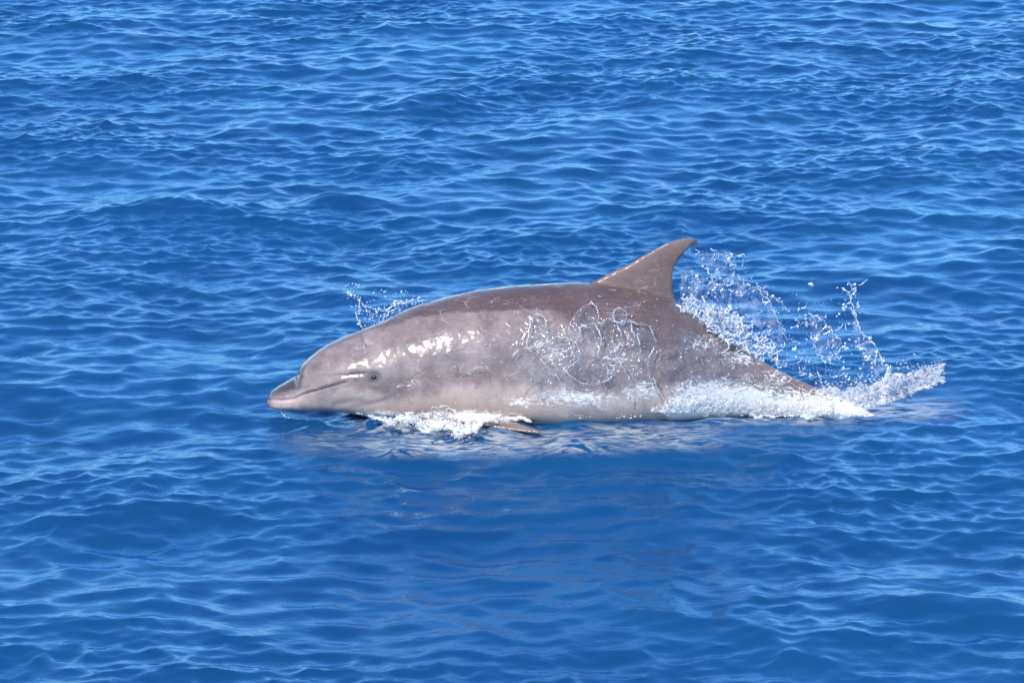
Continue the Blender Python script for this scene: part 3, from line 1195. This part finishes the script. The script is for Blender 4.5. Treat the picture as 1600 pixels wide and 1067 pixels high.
def sheet(parent, poly, step, lift, amp, seed):
    """clear folded sheet of water standing off the flank"""
    g = np.random.default_rng(seed)
    ks = [(g.normal(0, 1) * f, g.normal(0, 1) * f, g.random() * 6.28, a) for f, a in ((.06, 1), (.09, 1), (.13, .7), (.18, .45)) for _ in range(3)]
    x0, x1 = min(p[0] for p in poly), max(p[0] for p in poly)
    y0, y1 = min(p[1] for p in poly), max(p[1] for p in poly)
    V, F, ix = [], [], {}
    for j in range(int((y1 - y0) / step) + 1):
        for i in range(int((x1 - x0) / step) + 1):
            u, v = x0 + i * step, y0 + j * step
            if not inside(poly, u, v):
                continue
            h = sum(a * math.sin(kx * u + ky * v + p) for kx, ky, p, a in ks) / 2.4
            q = on_body(u, v, max(0.002, lift + amp * h))
            if q is None or (V and q.z < 0.005):
                continue
            ix[i, j] = len(V)
            V.append(q)
    for (i, j), a in ix.items():
        t = [ix.get((i, j + 1)), ix.get((i + 1, j + 1)), ix.get((i + 1, j))]
        if None not in t:
            F.append((a, *t))
    f = mesh_obj('water_sheet', V, F, M_SHEET, parent)
    if sum(p.normal.y for p in f.data.polygons) > 0:
        f.data.flip_normals()
    f['kind'] = 'stuff'


def field(u, v):
    return max(math.exp(-((u - 930) / 95.0) ** 2 - ((v - 560) / 62.0) ** 2), math.exp(-((u - 1110) / 85.0) ** 2 - ((v - 565) / 48.0) ** 2),
               0.35 * math.exp(-((u - 700) / 70.0) ** 2 - ((v - 540) / 40.0) ** 2), 0.10)


FP = [(640, 570), (690, 490), (860, 455), (1040, 470), (1130, 530), (1240, 605), (1200, 640), (830, 640), (690, 625)]
for (u, v) in scatter(FP, 420, field):                        # fine spatter
    q = place(u, v, rnd.uniform(0, 0.012))
    W.ball(q, 0.0004 + 0.0019 * rnd.random() ** 3, rnd.uniform(1, 4.0), (rnd.gauss(.4, .4), 0, rnd.gauss(-.6, .5)), 5, 4)
for pix in ([(958, 492), (961, 484), (968, 481), (976, 485), (979, 493), (975, 501), (967, 504), (960, 500), (958, 492)],
            [(938, 506), (950, 498), (960, 502), (976, 506), (985, 500)], [(985, 502), (1000, 506), (1012, 508), (1020, 520), (1024, 536), (1018, 552), (1012, 568), (1016, 590), (1024, 612), (1034, 630)],
            [(985, 504), (990, 520), (998, 530), (1000, 548), (996, 566)], [(905, 512), (918, 508), (930, 505), (940, 506)],
            [(890, 505), (900, 492), (914, 478), (926, 474), (934, 484), (936, 498)], [(824, 540), (828, 505), (836, 492), (850, 494), (852, 508), (846, 524)],
            [(800, 556), (815, 545), (835, 540), (856, 534), (870, 526)], [(892, 556), (898, 538), (906, 520), (902, 505)],
            [(870, 526), (890, 530), (905, 545), (900, 565), (880, 575)], [(930, 506), (940, 530), (935, 555), (950, 575), (945, 600)],
            [(965, 506), (970, 530), (962, 550), (975, 575), (985, 600), (980, 625)], [(880, 575), (895, 590), (915, 600), (940, 598), (960, 585)],
            [(845, 560), (860, 580), (880, 600), (890, 622)], [(912, 618), (922, 628), (936, 636), (950, 642)], [(1020, 590), (1030, 612), (1044, 628), (1056, 638)]):
    rim(W, pix, 0.0034, 0.032)
    spatter(W, pix, 0.0014, 3.0, 0.03, 0.4)
for (u, v) in scatter(FP, 70, field):                          # rounder drops held in the sheet
    W.ball(place(u, v, rnd.uniform(0.01, 0.035)), rnd.uniform(0.0018, 0.0050), rnd.uniform(1, 1.5), None, 10, 7)
# water running back down the side in streaks
for _ in range(45):
    u, v = rnd.uniform(830, 1240), rnd.uniform(545, 625)
    if v < interp(u, TOP) + 30:
        continue
    L_ = rnd.uniform(15, 60)
    pix = [(u + L_ * t * rnd.uniform(0.25, 0.5) + rnd.gauss(0, 1.2), min(v + L_ * t * rnd.uniform(0.7, 1.0), 648)) for t in (0, 0.3, 0.6, 1.0)]
    spatter(W, pix, rnd.uniform(0.0006, 0.0013), 0.8, 0.004, 0.6)
# flecks and drops on the skin
for (u, v) in scatter([(640, 560), (700, 480), (900, 455), (1040, 470), (1060, 500), (1030, 620), (820, 610), (700, 610)], 260):
    c = place(u, v, rnd.uniform(0.0, 0.03))
    W.ball(c, 0.0005 + 0.0022 * rnd.random() ** 2.5, rnd.uniform(1, 3.0))
for pix in ([(712, 586), (722, 590), (734, 586), (744, 582), (762, 581), (770, 574)], [(765, 584), (770, 594), (768, 606)],
            [(856, 586), (846, 596), (832, 602), (822, 614), (816, 628)], [(640, 590), (655, 580), (668, 574), (680, 566)], [(612, 602), (630, 596), (645, 588)]):
    spatter(W, pix, 0.0013, 1.0, 0.002, 0.6)
o = W.build('flank_splash', M_FILM)
tag(o, 'clear torn sheet of water with bubbles and rims across the grey flank', 'splash', 'stuff')
sheet(o, [(800, 556), (824, 540), (828, 505), (836, 492), (850, 494), (853, 512), (880, 512), (900, 492), (914, 478), (926, 474), (936, 498), (958, 492), (968, 481),
          (979, 493), (1000, 506), (1020, 520), (1024, 536), (1018, 552), (1016, 590), (1034, 630), (1030, 642), (915, 642), (840, 620), (815, 590)], 2.0, 0.028, 0.019, 4)
sheet(o, [(1034, 560), (1062, 510), (1120, 535), (1180, 570), (1235, 605), (1235, 640), (1045, 640)], 2.0, 0.018, 0.015, 9)


# ---- foam
def froth(name, label, top, bot, n, mode, rlo, rhi, voxel=0.0042, fringe=400, mat=M_FOAM):
    W = Water()
    u0, u1 = top[0][0], top[-1][0]
    cnt = 0
    while cnt < n:
        u = rnd.uniform(u0, u1)
        a, b = float(interp(u, top)), float(interp(u, bot))
        a += 5 * math.sin(u * 0.13) + 3 * math.sin(u * 0.31 + 2)
        b += 3.5 * math.sin(u * 0.085 + 1) + 2.5 * math.sin(u * 0.23)
        if b - a < 2:
            cnt += 1
            continue
        f = rnd.random()
        v = b + (a - b) * f
        keep = 1.0 if f < 0.6 else 1.0 - (f - 0.6) * 1.6
        cnt += 1
        if mode is mound:
            keep *= 1 - 0.85 * float(sstep(np.array(u), 1395, 1476))
        if rnd.random() > keep:
            continue
        c = mode(u, v, f)
        if c is None:
            continue
        W.ball(c, rnd.uniform(rlo, rhi) * (1.1 - 0.6 * f) * 0.8, rnd.uniform(1.0, 3.0), (1.0, rnd.gauss(0, 0.5), rnd.gauss(-0.25, 0.45)), 6, 4)
    o = W.build(name, mat, voxel, 12)
    P = coords(o)
    nz = np.sin(P[:, 0] * 310 + 3 * np.sin(P[:, 2] * 190)) * np.sin(P[:, 2] * 270 + 2 * np.sin(P[:, 1] * 230)) + np.sin(P[:, 1] * 330 + P[:, 0] * 90)
    P = P + normals(o) * (0.0009 * nz[:, None])
    W2 = Water()
    for _ in range(fringe):
        u = rnd.uniform(u0, u1)
        a, b = float(interp(u, top)), float(interp(u, bot))
        f = rnd.choice((rnd.gauss(1.0, 0.22), rnd.gauss(0.0, 0.08), rnd.random()))
        c = mode(u, b + (a - b) * f, min(1, max(0, f)))
        if c is not None:
            c = c + Vector((0, -0.012, 0.006))
            W2.ball(c, 0.0006 + 0.0022 * rnd.random() ** 3, rnd.uniform(1, 3.0), (1.0, rnd.gauss(0, 0.6), rnd.gauss(-0.1, 0.7)), 5, 4)
    n0 = len(P)
    faces = [tuple(p.vertices) for p in o.data.polygons] + [tuple(i + n0 for i in f) for f in W2.F]
    verts = [tuple(p) for p in P] + [tuple(p) for p in W2.V]
    bpy.data.objects.remove(o, do_unlink=True)
    o = mesh_obj(name, verts, faces, mat)
    tag(o, label, 'foam', 'stuff')
    return o


def on_sea(u, v, f):
    z = rnd.random() ** 2 * (0.03 + 0.045 * math.exp(-((u - 690) / 60.0) ** 2))
    p = at_z(u, v, z)
    for _ in range(3):
        p = at_z(u, v, sea_z(p.x, p.y) + z)
    return p


def on_flank(u, v, f):
    q = on_body(u, v, rnd.uniform(0.0, 0.02))
    if q is None or q.z < 0.0:
        return on_sea(u, v, f)
    return q


def mound(u, v, f):
    base = at_z(u, float(interp(u, [(1240, 648), (1290, 648), (1340, 644), (1380, 634), (1410, 624), (1440, 612), (1465, 604), (1476, 602)])), 0.0)
    y = base.y + 0.30 * f + rnd.uniform(0, 0.08)
    p = at_y(u, v, y)
    q = on_body(u, v, 0.0)
    if q is not None and q.y < p.y:
        p = q
    p.z = max(p.z, sea_z(p.x, p.y) + rnd.uniform(-0.004, 0.006))
    return p


froth('chest_foam', 'bright white bow foam churned up under the chest and flipper of the dolphin',
      [(556, 644), (590, 641), (625, 632), (650, 640), (680, 628), (705, 640), (730, 634), (760, 644), (800, 646), (845, 651)],
      [(556, 646), (590, 653), (612, 662), (640, 660), (665, 673), (690, 668), (715, 684), (735, 675), (755, 660), (800, 654), (845, 652)], 6500, on_sea, 0.003, 0.009, 0.0034, 3200)
froth('flank_foam', 'white foam washing over the lower rear flank of the dolphin',
      [(1018, 640), (1040, 632), (1080, 622), (1120, 624), (1170, 628), (1230, 632), (1300, 628)],
      [(1018, 642), (1040, 644), (1080, 645), (1120, 646), (1170, 648), (1230, 650), (1300, 648)], 4200, on_flank, 0.003, 0.0075, 0.0034, 2200)
froth('tail_foam', 'pale foam mound trailing where the tail enters the water',
      [(1240, 620), (1290, 606), (1340, 603), (1380, 590), (1410, 580), (1440, 580), (1465, 590), (1476, 598)],
      [(1240, 648), (1290, 648), (1340, 644), (1380, 634), (1410, 624), (1440, 612), (1465, 604), (1476, 602)], 9000, mound, 0.004, 0.012, 0.0044, 2600, M_WAKE)

froth('waterline_foam', 'thin broken line of foam where the middle of the flank meets the sea',
      [(835, 641), (880, 636), (915, 641), (950, 634), (990, 640), (1025, 636)],
      [(835, 647), (880, 646), (915, 651), (950, 649), (990, 652), (1025, 646)], 1300, on_sea, 0.002, 0.006, 0.0032, 1500)

# ---- jets of white water thrown out from under the chest
W = Water()
for _ in range(150):
    u = rnd.gauss(690, 55)
    v = rnd.uniform(636, 662)
    c = on_sea(u, v, 0) + Vector((0, 0, 0.01))
    d0 = Vector((rnd.gauss(0.25, 0.5), rnd.gauss(-0.5, 0.35), rnd.uniform(0.2, 1.0))).normalized()
    L_ = rnd.uniform(0.015, 0.06)
    p = [c + d0 * (L_ * t) + Vector((rnd.gauss(0, .002), rnd.gauss(0, .002), -0.6 * L_ * t * t + rnd.gauss(0, .002))) for t in np.linspace(0, 1, 6)]
    r0 = rnd.uniform(0.0012, 0.0042)
    W.tube(p, [r0 * (1.2 - t) for t in np.linspace(0, 1, 6)])
    for _ in range(3):
        W.ball(p[-1] + Vector((rnd.gauss(.005, .018), rnd.gauss(-.01, .02), rnd.gauss(0, .012))), rnd.uniform(0.0005, 0.0018), rnd.uniform(1, 2.2))
o = W.build('chest_splash', M_FOAM)
tag(o, 'short jets and drops of white water bursting from under the chest', 'splash', 'stuff')

# ---- drips under the chin
W = Water()
for (u, v, r) in ((455, 657, .007), (452, 653, .004), (493, 661, .0065), (478, 655, .003), (470, 664, .0025)):
    W.ball(at_y(u, v, -0.05), r, 1.1, None, 12, 8)
strand(W, [(438, 643), (446, 650), (455, 662), (468, 667)], -0.05, -0.05, 0.002, 0.8, 0.2)
o = W.build('chin_drips', M_SPRAY)
tag(o, 'few bright drops falling from under the beak of the dolphin', 'drops', 'stuff')
